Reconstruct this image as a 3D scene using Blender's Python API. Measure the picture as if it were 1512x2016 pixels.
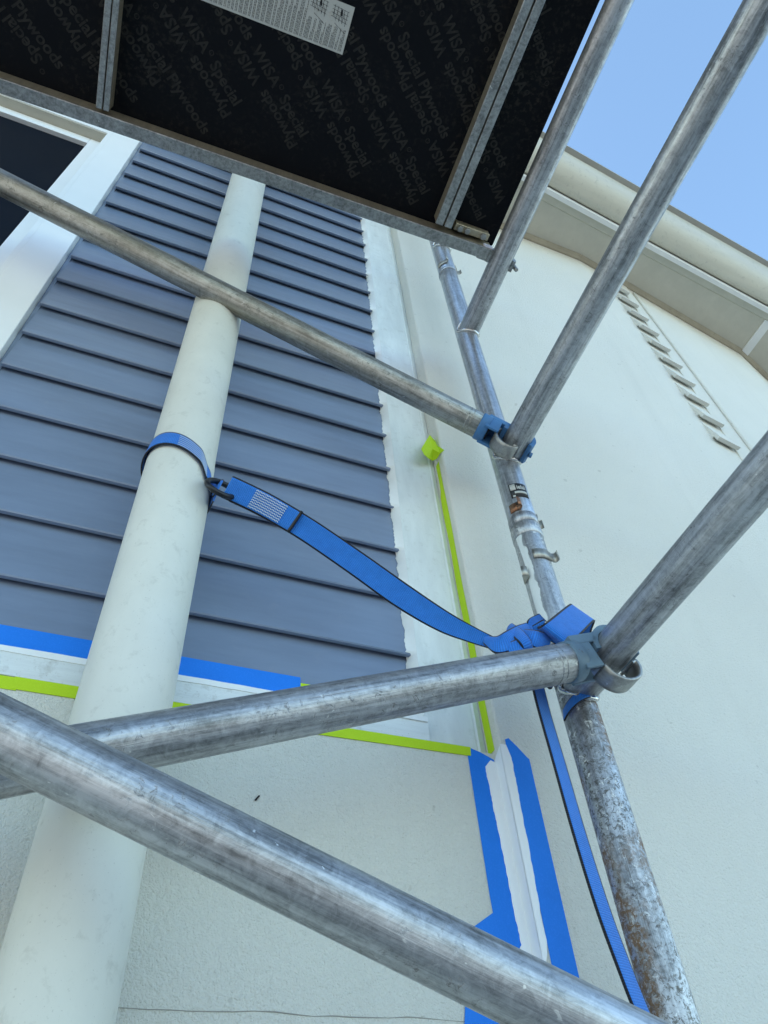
import bpy, bmesh, math, random
from mathutils import Vector, Matrix
rnd = random.Random(7)
R_ = math.radians
scene = bpy.context.scene
for o in list(bpy.data.objects): bpy.data.objects.remove(o)
col = scene.collection

# ------------------------------------------------------------------ camera
YAW, PITCH, ROLL, FPX = R_(25.590), R_(48.148), R_(-5.328), 1430.0
fwd = Vector((math.sin(YAW)*math.cos(PITCH), math.cos(YAW)*math.cos(PITCH), math.sin(PITCH)))
rg0 = Vector((math.cos(YAW), -math.sin(YAW), 0)); up0 = rg0.cross(fwd)
rgt = rg0*math.cos(ROLL) + up0*math.sin(ROLL)
upv = up0*math.cos(ROLL) - rg0*math.sin(ROLL)
cam_d = bpy.data.cameras.new('camera'); cam = bpy.data.objects.new('camera', cam_d); col.objects.link(cam)
cam.matrix_world = Matrix(((rgt.x, upv.x, -fwd.x, 0), (rgt.y, upv.y, -fwd.y, 0), (rgt.z, upv.z, -fwd.z, 0), (0, 0, 0, 1)))
cam_d.sensor_fit = 'VERTICAL'; cam_d.sensor_height = 36.0; cam_d.sensor_width = 27.0
cam_d.lens = 36.0*FPX/2016.0
cam_d.clip_start = 0.02; cam_d.clip_end = 2000
scene.camera = cam

# ------------------------------------------------------------------ sky, sun, exposure
SUN_EL, SUN_AZ = R_(28), R_(-48)        # behind the house: azimuth measured from +Y towards +X
world = bpy.data.worlds.new('World'); scene.world = world; world.use_nodes = True
wn = world.node_tree; bg = wn.nodes['Background']
sky = wn.nodes.new('ShaderNodeTexSky'); sky.sky_type = 'NISHITA'; sky.sun_disc = False
sky.sun_elevation = SUN_EL; sky.sun_rotation = SUN_AZ
sky.air_density = 1.0; sky.dust_density = 0.8; sky.ozone_density = 0.0; sky.altitude = 20
tintn = wn.nodes.new('ShaderNodeMix'); tintn.data_type = 'RGBA'; tintn.blend_type = 'MULTIPLY'; tintn.inputs[0].default_value = 1; tintn.inputs[7].default_value = (.99, 1.13, 1.15, 1)
wn.links.new(sky.outputs[0], tintn.inputs[6]); wn.links.new(tintn.outputs[2], bg.inputs[0]); bg.inputs[1].default_value = 0.15
sun_d = bpy.data.lights.new('sun', 'SUN'); sun = bpy.data.objects.new('sun', sun_d); col.objects.link(sun)
sun_d.energy = 4.5; sun_d.angle = R_(0.5); sun_d.color = (1.0, 0.95, 0.87)
sdir = Vector((math.sin(SUN_AZ)*math.cos(SUN_EL), math.cos(SUN_AZ)*math.cos(SUN_EL), math.sin(SUN_EL)))
sun.rotation_euler = sdir.to_track_quat('Z', 'Y').to_euler(); sun.location = (0, 6, 8)
vs = scene.view_settings; vs.view_transform = 'Standard'; vs.look = 'None'; vs.gamma = 1; vs.use_curve_mapping = False
vs.exposure = 1.52

# ------------------------------------------------------------------ pixel -> ray helpers (photo pixels, 1512 x 2016)
def ray(x, y): return (rgt*((x-756)/FPX) - upv*((y-1008)/FPX) + fwd)
def onY(x, y, Y): r = ray(x, y); return r*(Y/r.y)
def onZ(x, y, Z): r = ray(x, y); return r*(Z/r.z)

# ------------------------------------------------------------------ object helpers
def thing(name, label, cat, loc=(0, 0, 0), group=None):
    o = bpy.data.objects.new(name, None); o.empty_display_size = .05
    col.objects.link(o); o.location = loc; tag(o, label, cat, group)
    return o
def tag(o, label=None, cat=None, group=None, kind=None):
    if label: o['label'] = label
    if cat: o['category'] = cat
    if group: o['group'] = group
    if kind: o['kind'] = kind
    return o
def root_loc(p):
    m = Vector((0, 0, 0))
    while p is not None: m += p.location; p = p.parent
    return m
def link(name, me, mat, parent=None, mw=None):
    o = bpy.data.objects.new(name, me); col.objects.link(o)
    if mat is not None and len(me.materials) == 0: me.materials.append(mat)
    mw = mw or Matrix.Identity(4)
    if parent is not None:
        o.parent = parent
        o.matrix_parent_inverse = WORLD[parent].inverted() if parent in WORLD else Matrix.Translation(-root_loc(parent))
    o.matrix_basis = mw
    WORLD[o] = mw
    return o
WORLD = {}
def mesh(name, verts, faces, smooth=False, uvs=None):
    me = bpy.data.meshes.new(name); me.from_pydata([tuple(v) for v in verts], [], faces)
    if uvs:
        ul = me.uv_layers.new(name='UVMap')
        for p in me.polygons:
            for li in p.loop_indices: ul.data[li].uv = uvs[me.loops[li].vertex_index]
    if smooth: me.polygons.foreach_set('use_smooth', [True]*len(me.polygons))
    me.update(); return me
def bm_mesh(name, bm, smooth=False):
    bmesh.ops.recalc_face_normals(bm, faces=bm.faces)
    me = bpy.data.meshes.new(name); bm.to_mesh(me); bm.free()
    if smooth: me.polygons.foreach_set('use_smooth', [True]*len(me.polygons))
    return me
def box(name, lo, hi, mat, parent=None, bev=0.0, mw=None):
    bm = bmesh.new(); bmesh.ops.create_cube(bm, size=1)
    for v in bm.verts:
        v.co = Vector((lo[i] + (v.co[i]+.5)*(hi[i]-lo[i]) for i in range(3)))
    if bev > 0: bmesh.ops.bevel(bm, geom=bm.edges[:], offset=bev, segments=2, affect='EDGES', profile=.6)
    return link(name, bm_mesh(name, bm), mat, parent, mw)
def prism(name, pts, axis_vec, mat, parent=None, mw=None, smooth=False):
    """closed polygon pts (3D) extruded along axis_vec"""
    n = len(pts); a = Vector(axis_vec)
    v = [Vector(p) for p in pts] + [Vector(p)+a for p in pts]
    bm = bmesh.new(); bv = [bm.verts.new(p) for p in v]
    bm.faces.new(bv[:n]); bm.faces.new(bv[n:][::-1])
    for i in range(n): bm.faces.new((bv[i], bv[(i+1) % n], bv[n+(i+1) % n], bv[n+i]))
    return link(name, bm_mesh(name, bm, smooth), mat, parent, mw)
def frame_z(p, q):
    """matrix whose local Z runs from p to q, origin p"""
    p, q = Vector(p), Vector(q); z = (q-p).normalized()
    x = Vector((0, 0, 1)).cross(z) if abs(z.z) < .95 else Vector((1, 0, 0))
    x = (x - z*x.dot(z)).normalized(); y = z.cross(x)
    return Matrix(((x.x, y.x, z.x, p.x), (x.y, y.y, z.y, p.y), (x.z, y.z, z.z, p.z), (0, 0, 0, 1)))
def lathe(name, prof, mat, parent=None, mw=None, segs=40, smooth=True, wob=0.0, ang=(0, 2*math.pi)):
    """prof: (r, z) list revolved about local Z"""
    full = abs(ang[1]-ang[0]-2*math.pi) < 1e-6; n = segs if full else segs+1
    v, f = [], []
    for i, (r, z) in enumerate(prof):
        for k in range(n):
            a = ang[0]+(ang[1]-ang[0])*k/segs
            rr = r + (rnd.uniform(-wob, wob) if wob else 0)
            v.append((rr*math.cos(a), rr*math.sin(a), z))
    for i in range(len(prof)-1):
        for k in range(segs):
            k2 = (k+1) % n
            f.append((i*n+k, i*n+k2, (i+1)*n+k2, (i+1)*n+k))
    me = mesh(name, v, f, smooth); return link(name, me, mat, parent, mw)
TUBE_R = .0254
def tube(name, p, q, mat, parent=None, r=TUBE_R, segs=48):
    L = (Vector(q)-Vector(p)).length; n = max(2, int(L/.06))
    prof = [(r-.004, 0.004), (r-.0037, 0), (r-.0006, 0), (r, .0008)]
    prof += [(r, .0008+(L-.0016)*i/n) for i in range(1, n)]
    prof += [(r, L-.0008), (r-.0006, L), (r-.0037, L), (r-.004, L-.004)]
    o = lathe(name, prof, mat, parent, frame_z(p, q), segs)
    return o
def sweep(name, pts, r, mat, parent=None, segs=10, closed=False, wob=0):
    pts = [Vector(p) for p in pts]; n = len(pts); v, f = [], []
    prev = None
    for i, p in enumerate(pts):
        t = (pts[(i+1) % n]-pts[i-1]) if closed else (pts[min(i+1, n-1)]-pts[max(i-1, 0)])
        t.normalize()
        if prev is None:
            prev = t.cross(Vector((.3, .5, .81))).normalized()
        x = (prev - t*prev.dot(t)).normalized(); prev = x; y = t.cross(x)
        rr = r*(1+(rnd.uniform(-wob, wob) if wob else 0))
        for k in range(segs):
            a = 2*math.pi*k/segs; v.append(p + x*rr*math.cos(a) + y*rr*math.sin(a))
    m = n if closed else n-1
    for i in range(m):
        j = (i+1) % n
        for k in range(segs): f.append((i*segs+k, i*segs+(k+1) % segs, j*segs+(k+1) % segs, j*segs+k))
    if not closed:
        f.append(tuple(range(segs))[::-1]); f.append(tuple(range((n-1)*segs, n*segs)))
    return link(name, mesh(name, v, f, True), mat, parent)
def spline(pts, n=8):
    """Catmull-Rom through vectors"""
    P = [Vector(p) for p in pts]; P = [P[0]*2-P[1]] + P + [P[-1]*2-P[-2]]; out = []
    for i in range(1, len(P)-2):
        for k in range(n):
            t = k/n; a, b, c, d = P[i-1], P[i], P[i+1], P[i+2]
            out.append(.5*((2*b)+(c-a)*t+(2*a-5*b+4*c-d)*t*t+(3*b-a-3*c+d)*t**3))
    out.append(P[-2]); return out
def ribbon(name, cs, ws, th, mat, parent=None, nu=6, camber=0.0, n=8):
    """flat band through centres cs; ws = half-width vectors; real thickness th; UV u across, v in metres"""
    C = spline(cs, n); W = spline(ws, n); v, uv, f = [], [], []; L = 0; cols = nu+1
    N = len(C)
    for side in (1, -1):
        L = 0
        for i in range(N):
            t = (C[min(i+1, N-1)]-C[max(i-1, 0)]).normalized()
            nrm = t.cross(W[i]).normalized()
            if i: L += (C[i]-C[i-1]).length
            for k in range(cols):
                s = -1+2*k/nu
                v.append(C[i]+W[i]*s+nrm*(side*th/2+camber*(1-s*s))); uv.append((k/nu, L))
    o2 = N*cols
    for i in range(N-1):
        for k in range(nu):
            a, b, c, d = i*cols+k, i*cols+k+1, (i+1)*cols+k+1, (i+1)*cols+k
            f.append((a, b, c, d)); f.append((o2+d, o2+c, o2+b, o2+a))
        for k in (0, nu):
            a, d = i*cols+k, (i+1)*cols+k
            f.append((a, d, o2+d, o2+a) if k == 0 else (d, a, o2+a, o2+d))
    for i in (0, N-1):
        for k in range(nu): f.append((i*cols+k, o2+i*cols+k, o2+i*cols+k+1, i*cols+k+1))
    return link(name, mesh(name, v, f, True, uv), mat, parent)
def sheet(name, pts, nrm, th, mat, parent=None):
    """thin sheet lying on a surface: polygon pts, thickness th towards nrm"""
    return prism(name, pts, Vector(nrm).normalized()*th, mat, parent)
def ragged(p, q, nrm2, n, amp):
    """points from p to q with a ragged offset along nrm2"""
    p, q, nn = Vector(p), Vector(q), Vector(nrm2); out = []; w = 0
    for i in range(n+1):
        w = .7*w + rnd.uniform(-1, 1)*.6
        out.append(p.lerp(q, i/n)+nn*amp*max(-1, min(1, w)))
    return out
def text_mesh(s, size):
    cu = bpy.data.curves.new('txt', 'FONT'); cu.body = s; cu.size = size; cu.resolution_u = 3; cu.offset = size*.022
    o = bpy.data.objects.new('txt', cu); col.objects.link(o)
    dg = bpy.context.evaluated_depsgraph_get(); me = bpy.data.meshes.new_from_object(o.evaluated_get(dg))
    bpy.data.objects.remove(o); bpy.data.curves.remove(cu); me.materials.clear(); return me

# ------------------------------------------------------------------ materials
class NT:
    def __init__(s, name):
        s.m = bpy.data.materials.new(name); s.m.use_nodes = True; s.t = s.m.node_tree; s.n = s.t.nodes
        s.b = s.n['Principled BSDF']
    def new(s, typ, **kw):
        nd = s.n.new(typ)
        for k, v in kw.items(): setattr(nd, k, v)
        return nd
    def l(s, a, b): s.t.links.new(a, b)
    def coord(s, scale=(1, 1, 1), rand=False, kind='Object'):
        tc = s.new('ShaderNodeTexCoord'); mp = s.new('ShaderNodeMapping'); mp.inputs['Scale'].default_value = scale
        src = tc.outputs[kind]
        if rand:
            oi = s.new('ShaderNodeObjectInfo'); ad = s.new('ShaderNodeVectorMath', operation='ADD')
            mu = s.new('ShaderNodeMath', operation='MULTIPLY'); mu.inputs[1].default_value = 37.0
            s.l(oi.outputs['Random'], mu.inputs[0]); s.l(src, ad.inputs[0]); s.l(mu.outputs[0], ad.inputs[1]); src = ad.outputs[0]
        s.l(src, mp.inputs['Vector']); return mp.outputs[0]
    def noise(s, vec, scale, detail=4, rough=.55, dist=0):
        nd = s.new('ShaderNodeTexNoise'); nd.inputs['Scale'].default_value = scale; nd.inputs['Detail'].default_value = detail
        nd.inputs['Roughness'].default_value = rough; nd.inputs['Distortion'].default_value = dist
        s.l(vec, nd.inputs['Vector']); return nd.outputs['Fac']
    def ramp(s, fac, stops):
        nd = s.new('ShaderNodeValToRGB'); e = nd.color_ramp.elements
        while len(e) < len(stops): e.new(.5)
        for x, (p, c) in zip(e, stops):
            x.position = p; x.color = (c, c, c, 1) if not isinstance(c, tuple) else (*c, 1)
        s.l(fac, nd.inputs[0]); return nd.outputs[0]
    def mix(s, fac, a, b, mode='MIX'):
        nd = s.new('ShaderNodeMix', data_type='RGBA', blend_type=mode)
        for sock, val in ((nd.inputs[0], fac), (nd.inputs[6], a), (nd.inputs[7], b)):
            if hasattr(val, 'links'): s.l(val, sock)
            elif isinstance(val, (int, float)): sock.default_value = val
            else: sock.default_value = (*val, 1)
        return nd.outputs[2]
    def math(s, op, a, b=None):
        nd = s.new('ShaderNodeMath', operation=op)
        for i, v in enumerate((a, b)):
            if v is None: continue
            if hasattr(v, 'links'): s.l(v, nd.inputs[i])
            else: nd.inputs[i].default_value = v
        return nd.outputs[0]
    def set(s, **kw):
        nm = dict(color='Base Color', rough='Roughness', metal='Metallic', spec='Specular IOR Level', normal='Normal', sheen='Sheen Weight', coat='Coat Weight', trans='Transmission Weight', ior='IOR')
        for k, v in kw.items():
            sk = s.b.inputs[nm[k]]
            if hasattr(v, 'links'): s.l(v, sk)
            elif isinstance(v, tuple): sk.default_value = (*v, 1)
            else: sk.default_value = v
        return s
    def bump(s, h, strength=.4, dist=.001, prev=None):
        nd = s.new('ShaderNodeBump'); nd.inputs['Strength'].default_value = strength; nd.inputs['Distance'].default_value = dist
        s.l(h, nd.inputs['Height'])
        if prev is not None: s.l(prev, nd.inputs['Normal'])
        s.b.inputs['Normal'].links and None
        s.l(nd.outputs[0], s.b.inputs['Normal']); return nd.outputs[0]

def m_render(name, c1, c2):
    k = NT(name); v = k.coord()
    big = k.noise(v, 1.7, 5, .6); streak = k.noise(k.coord((6, 6, .5)), 1.5, 5, .65)
    fine = k.noise(v, 480, 3, .6); mid = k.noise(v, 230, 2, .5)
    c = k.mix(k.ramp(big, [(.3, 0.), (.7, 1.)]), c1, c2)
    c = k.mix(k.ramp(streak, [(.55, 0.), (.75, .22)]), c, tuple(x*.8 for x in c1))
    c = k.mix(k.ramp(fine, [(.35, .0), (.6, .10)]), c, tuple(x*.6 for x in c1))
    sp = k.ramp(k.noise(v, 60, 2, .4), [(.74, 0.), (.78, .3)])
    c = k.mix(sp, c, (.35, .33, .28))
    k.set(color=c, rough=.85, spec=.25)
    b1 = k.bump(mid, .7, .0030); k.bump(fine, .8, .0030, b1)
    return k.m
M = {}
M['render'] = m_render('rendered_wall', (.74, .725, .65), (.80, .785, .71))
M['render_low'] = m_render('rendered_wall_lower', (.70, .69, .615), (.75, .74, .665))

def m_paint(name, c, rough=.45, var=.08, bump=.15, grain=(1, 1, 1), dirt=.0, dirtcol=(.25, .24, .2), spec=.4):
    k = NT(name); v = k.coord(grain, True)
    n = k.noise(v, 14, 5, .6); f = k.noise(v, 160, 3, .6)
    cc = k.mix(k.ramp(n, [(.3, 0.), (.75, 1.)]), tuple(x*(1-var) for x in c), tuple(min(1, x*(1+var*.6)) for x in c))
    if dirt:
        d = k.ramp(k.noise(k.coord((1, 1, 1), True), 45, 6, .7, .3), [(.56, 0.), (.72, dirt)])
        cc = k.mix(d, cc, dirtcol)
        d2 = k.ramp(k.noise(k.coord((1, 1, 1), True), 420, 2, .5), [(.68, 0.), (.74, dirt)])
        cc = k.mix(d2, cc, dirtcol)
    k.set(color=cc, rough=rough, spec=spec); k.bump(f, bump, .0008)
    return k.m
M['clad'] = m_paint('grey_blue_board_paint', (.205, .262, .365), .24, .10, .12, (.5, 3, 3), .18, (.28, .31, .37), .75)
M['white'] = m_paint('white_trim_paint', (.86, .88, .88), .38, .02, .05)
M['primer'] = m_paint('patchy_white_primer', (.74, .78, .76), .6, .10, .35, (3, 3, .7), .5, (.5, .52, .48))
M['timber'] = m_paint('white_timber', (.72, .76, .75), .6, .14, .5, (.4, 5, 5), .55, (.38, .38, .34))
M['caulk'] = m_paint('white_caulk', (.84, .86, .84), .5, .05, .4)
M['fresh'] = m_paint('fresh_white_paint', (.90, .91, .90), .4, .02, .25, (3, 3, .4))
M['pipe'] = m_paint('cream_pipe_paint', (.68, .675, .60), .5, .07, .12, (1, 1, .6), .42, (.40, .39, .33))
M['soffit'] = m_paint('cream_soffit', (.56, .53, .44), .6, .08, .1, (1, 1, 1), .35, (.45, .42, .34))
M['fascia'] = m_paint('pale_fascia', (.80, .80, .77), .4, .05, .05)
M['gutter'] = m_paint('cream_gutter', (.58, .55, .45), .42, .08, .05, (.4, 3, 3), .5, (.33, .31, .26))
M['gutter_lip'] = m_paint('grey_gutter_lip', (.34, .33, .29), .5, .1, .05)
M['roof'] = m_paint('grey_roof', (.25, .25, .26), .6, .1, .1)
M['ground'] = m_paint('grey_paving', (.36, .34, .31), .85, .2, .2)
M['dark'] = m_paint('cavity_shade_black', (.012, .012, .014), .7, .1, .1)  # near-black colour standing in for shade inside the claw housing
M['black_steel'] = m_paint('black_steel', (.012, .013, .017), .35, .2, .2)

def m_metal(name, lo=(.16, .165, .17), hi=(.55, .56, .58), rust=0., paint=0., pits=.6, rough=(.36, .62), tint=0.):
    k = NT(name); v = k.coord((1, 1, 1), True); vs_ = k.coord((1, 1, .04), True); vm = k.coord((1, 1, .35), True)
    streak = k.noise(vs_, 150, 5, .7); blot = k.noise(vm, 20, 6, .68, .5); fine = k.noise(v, 500, 3, .6)
    grime = k.noise(v, 75, 7, .75, .8)
    f = k.math('ADD', k.math('MULTIPLY', streak, .40), k.math('ADD', k.math('MULTIPLY', blot, .30), k.math('MULTIPLY', grime, .30)))
    c = k.mix(k.ramp(f, [(.40, 0.), (.58, 1.)]), lo, hi)
    # dark scuffs, long scratches, bright nicks
    pit = k.ramp(k.noise(v, 120, 7, .8, 1.2), [(.565, 0.), (.62, pits)])
    scr = k.ramp(k.noise(k.coord((1, 1, .012), True), 330, 2, .6), [(.66, 0.), (.72, .7*pits)])
    msk = k.ramp(k.noise(vm, 17, 4, .6), [(.40, .12), (.56, 1.)])
    pit = k.math('MAXIMUM', k.math('MULTIPLY', pit, msk), k.math('MULTIPLY', scr, msk))
    c = k.mix(pit, c, (.055, .053, .050))
    nick = k.ramp(k.noise(k.coord((1, 1, .5), True), 95, 3, .5, 1.5), [(.72, 0.), (.745, .8)])
    c = k.mix(nick, c, (.72, .73, .72))
    if tint:
        c = k.mix(k.ramp(k.noise(vm, 9, 4, .6), [(.40, 0.), (.62, tint)]), c, (.22, .185, .13))
    met = k.ramp(blot, [(.35, .70), (.6, .95)])
    met = k.math('MULTIPLY', met, k.math('SUBTRACT', 1.0, pit))
    rg = k.math('ADD', k.math('MULTIPLY', f, (rough[1]-rough[0])*1.6), rough[0]-.1)
    rg = k.math('ADD', rg, k.math('MULTIPLY', pit, .25))
    if rust:
        area = k.ramp(k.noise(k.coord((1, 1, .6), True), 15, 3, .5), [(.50-.08*rust, 0.), (.60-.08*rust, 1.)])
        br = k.ramp(k.noise(v, 120, 8, .82, .6), [(.44, 0.), (.54, 1.)])
        dk = k.ramp(k.noise(v, 170, 8, .8, .6), [(.50, 0.), (.56, .85)])
        c = k.mix(k.math('MULTIPLY', dk, k.ramp(blot, [(.38, 0.), (.5, 1.)])), c, (.085, .075, .06))
        rm = k.math('MULTIPLY', area, br)
        rc = k.mix(k.noise(v, 240, 5, .75), (.09, .05, .027), (.26, .155, .08))
        c = k.mix(rm, c, rc); met = k.math('MULTIPLY', met, k.math('SUBTRACT', 1.0, rm)); rg = k.math('MAXIMUM', rg, k.math('MULTIPLY', rm, .85))
    if paint:
        pm = k.ramp(k.noise(v, 90, 8, .8, .7), [(.66-.14*paint, 0.), (.675-.14*paint, 1.)])
        pm = k.math('MULTIPLY', pm, k.ramp(k.noise(vm, 12, 3, .5), [(.42, .25), (.56, 1.)]))
        c = k.mix(pm, c, (.66, .68, .67)); met = k.math('MULTIPLY', met, k.math('SUBTRACT', 1.0, pm))
        rg = k.math('MAXIMUM', rg, k.math('MULTIPLY', pm, .55))
    k.set(color=c, metal=met, rough=rg, spec=.5)
    sc = k.ramp(k.noise(k.coord((1, 1, .02), True), 420, 2, .5), [(.3, 0.), (.7, 1.)])
    b = k.bump(sc, .12, .0008); b = k.bump(pit, .4, -.0008, b); b = k.bump(blot, .25, .002, b); k.bump(fine, .14, .0004, b)
    return k.m
M['alu'] = m_metal('scuffed_aluminium')
M['alu_clean'] = m_metal('clean_aluminium', (.27, .28, .30), (.64, .66, .69), pits=.5, rough=(.32, .52))
M['alu_brace'] = m_metal('worn_brace_aluminium', (.17, .168, .155), (.52, .52, .49), pits=.8, tint=.4)
M['alu_rust'] = m_metal('rusty_painted_aluminium', rust=1., paint=.55, pits=.8)
M['alu_paint'] = m_metal('paint_marked_aluminium', lo=(.24, .245, .25), hi=(.56, .57, .58), paint=.8, pits=.6)
M['galv'] = m_metal('galvanised_steel', (.18, .185, .18), (.44, .445, .435), pits=.4, rough=(.45, .6))
M['galv_inner'] = m_metal('dull_channel_metal', (.42, .37, .27), (.58, .52, .39), pits=.2, rough=(.5, .65))
M['weld'] = m_metal('bright_weld', (.45, .44, .42), (.78, .77, .74), pits=.1, rough=(.2, .35))
M['cast'] = m_metal('cast_latch_metal', (.26, .26, .25), (.44, .44, .42), pits=.3, rough=(.45, .6))
M['copper'] = m_metal('rusty_pin_metal', (.22, .09, .05), (.40, .20, .11), pits=.3, rust=.4)
M['clip'] = m_metal('spring_clip_metal', (.30, .28, .24), (.50, .48, .42), pits=.3)
def m_blue_cast(name, c):
    k = NT(name); v = k.coord((1, 1, 1), True)
    n = k.ramp(k.noise(v, 120, 6, .7, .4), [(.60, 0.), (.66, .8)]); n2 = k.noise(v, 40, 4)
    cc = k.mix(n2, tuple(x*.7 for x in c), tuple(x*1.25 for x in c)); cc = k.mix(n, cc, (.10, .10, .10))
    k.set(color=cc, rough=.5, spec=.4); k.bump(k.noise(v, 300, 3), .2, .0006); return k.m
M['claw'] = m_blue_cast('blue_painted_casting', (.055, .17, .36))
M['claw_grey'] = m_blue_cast('grey_blue_casting', (.12, .19, .25))
def m_strap():
    k = NT('blue_webbing'); tc = k.new('ShaderNodeTexCoord'); sp = k.new('ShaderNodeSeparateXYZ'); k.l(tc.outputs['UV'], sp.inputs[0])
    u, v = sp.outputs[0], sp.outputs[1]
    du = k.math('ABSOLUTE', k.math('SUBTRACT', u, .5))
    wv = k.noise(tc.outputs['UV'], 900, 1)
    edge = k.ramp(k.math('ADD', du, k.math('MULTIPLY', wv, .03)), [(.445, 0.), (.456, 1.)])
    rib = k.math('SINE', k.math('MULTIPLY', v, 2*math.pi/.0026))
    cord = k.math('SINE', k.math('MULTIPLY', u, 2*math.pi*9))
    n = k.noise(k.coord(), 90, 5, .65)
    c = k.mix(n, (.013, .145, .52), (.028, .245, .80))
    c = k.mix(k.ramp(rib, [(.0, .35), (.6, 0.)]), c, (.007, .075, .32))
    fz = k.ramp(k.noise(k.coord(), 700, 2), [(.64, 0.), (.72, .45)])
    c = k.mix(fz, c, (.12, .32, .75)); c = k.mix(edge, c, (.006, .007, .014))
    k.set(color=c, rough=.62, spec=.3, sheen=.15)
    b = k.bump(rib, .55, .0006); k.bump(cord, .2, .0003, b); return k.m
M['strap'] = m_strap()
M['stitch'] = m_paint('white_stitching', (.42, .52, .66), .7, .1, .1)
def m_tape(name, c):
    k = NT(name); v = k.coord((1, 1, 1), True)
    cr = k.noise(v, 520, 2, .6); n = k.noise(v, 25, 4)
    cc = k.mix(n, tuple(x*.9 for x in c), tuple(min(1, x*1.06) for x in c)); cc = k.mix(k.ramp(cr, [(.5, 0.), (.75, .25)]), cc, tuple(min(1, x*1.2+.04) for x in c))
    k.set(color=cc, rough=.6, spec=.3); k.bump(cr, .35, .0004); return k.m
M['tape_blue'] = m_tape('blue_masking_tape', (.012, .205, .78))
M['tape_lime'] = m_tape('lime_masking_tape', (.50, .70, .010))
def m_ply():
    k = NT('black_film_plywood'); v = k.coord()
    d = k.ramp(k.noise(v, 5, 6, .7, .3), [(.45, 0.), (.75, 1.)]); s = k.ramp(k.noise(v, 110, 5, .7), [(.5, 0.), (.72, 1.)])
    dd = k.math('MULTIPLY', d, s)
    c = k.mix(dd, (.0038, .0046, .0070), (.046, .041, .031))
    k.set(color=c, rough=.6, spec=.12); k.bump(s, .15, .0005); return k.m
M['ply'] = m_ply()
def m_print():
    k = NT('faint_brown_print'); n = k.ramp(k.noise(k.coord(), 45, 5, .65), [(.33, 0.), (.62, 1.)])
    k.set(color=k.mix(n, (.0060, .0062, .0068), (.030, .027, .022)), rough=.55, spec=.25); return k.m
M['print'] = m_print()
M['paper'] = m_paint('pale_notice_paper', (.50, .50, .46), .5, .05, .05, (1, 1, 1), .35, (.28, .21, .13))
M['ink'] = m_paint('black_ink', (.02, .02, .022), .6, .1, .05)
M['sticker'] = m_paint('black_sticker', (.015, .017, .02), .45, .1, .05)
M['nylon'] = m_paint('white_nylon', (.72, .72, .78), .4, .05, .05)
def m_glass():
    k = NT('dark_screened_glass'); n = k.noise(k.coord(), 6, 4)
    k.set(color=k.mix(n, (.004, .007, .013), (.007, .011, .019)), rough=.4, spec=.03); return k.m
M['glass'] = m_glass()
M['speck'] = m_paint('dark_speck', (.02, .018, .015), .7)

# ================================================================== SETTING
GZ = -1.6
g = link('ground', mesh('ground', [(-400, -400, GZ), (400, -400, GZ), (400, 400, GZ), (-400, 400, GZ)], [(0, 1, 2, 3)]), M['ground']); tag(g, kind='structure')

# ------------------------------------------------------------------ house
LIP, EXPO = .83, .118                # weatherboard lip plane and exposure
BASE = .845                          # wall line behind the boards
LOW = .811                           # rendered wall below the boards
CX = .526                            # internal corner at the projecting render
RW = .79                             # face of the projecting rendered wall
SOF = 2.96
house = thing('house', 'cream rendered house with grey-blue weatherboards, white trim and eave gutter', 'house', (0, 1.5, GZ))
def L(*a): return Vector(a)
# lower rendered wall and the wall core round the window recess
box('rendered_wall', (-4, LOW, GZ), (CX+.02, 1.05, .5335), M['render_low'], house, .002)
box('wall_core', (-.40, BASE+.02, .5336), (CX+.02, 1.05, SOF), M['render'], house)
box('wall_core', (-4, BASE+.021, .5337), (-.401, 1.05, 1.0), M['render'], house)
box('wall_core', (-4, BASE+.0215, 2.478), (-.4005, 1.05, SOF), M['render'], house)
# projecting rendered wall: rounded arris, then turning away twice
S2a = L(1.40, RW, 0); d2 = L(1, .13, 0).normalized(); n2 = L(d2.y, -d2.x, 0)   # n2 faces the camera side
S3a = S2a + d2*.975; d3 = L(1, .31, 0).normalized()
AR = .005
plan = [L(CX, 1.05, 0), L(CX, RW+AR, 0)]
for i in range(1, 6):
    a = math.pi/2*i/6; plan.append(L(CX+AR-AR*math.cos(a), RW+AR-AR*math.sin(a), 0))
plan += [L(CX+AR, RW, 0), S2a, S3a, S3a+d3*3.0, L(5.2, 3.2, 0), L(CX, 3.2, 0)]
prism('rendered_wall', [p+L(0, 0, GZ) for p in plan], (0, 0, SOF-GZ), M['render'], house)
# unseen house bulk, added behind to block the low sun
box('house_bulk_sunblock', (-6, 3.3, GZ), (9, 9.0, SOF), M['render'], house)
# weatherboards
def board_profile(z0, x):
    return [L(x, LIP+.0015, z0), L(x, LIP, z0+.002), L(x, LIP+.0168, z0+EXPO+.014), L(x, LIP+.022, z0+EXPO+.014), L(x, LIP+.0225, z0+.019), L(x, LIP+.0085, z0+.019), L(x, LIP+.0075, z0)]
def board(z0, x0, x1):
    return prism('weatherboard', board_profile(z0, x0), (x1-x0, 0, 0), M['clad'], house)
Z0 = .580
for k in range(20):
    z = Z0+k*EXPO
    dz = rnd.uniform(-.0012, .0012)
    if z < 1.0: board(z+dz, -1.6, .4225+rnd.uniform(-.001, .001))
    else: board(z+dz, -.3185, .4225+rnd.uniform(-.001, .001))
box('scribe_strip', (-.3265, LIP+.0125, 1.0), (-.3187, BASE+.019, SOF-.003), M['clad'], house)
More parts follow.
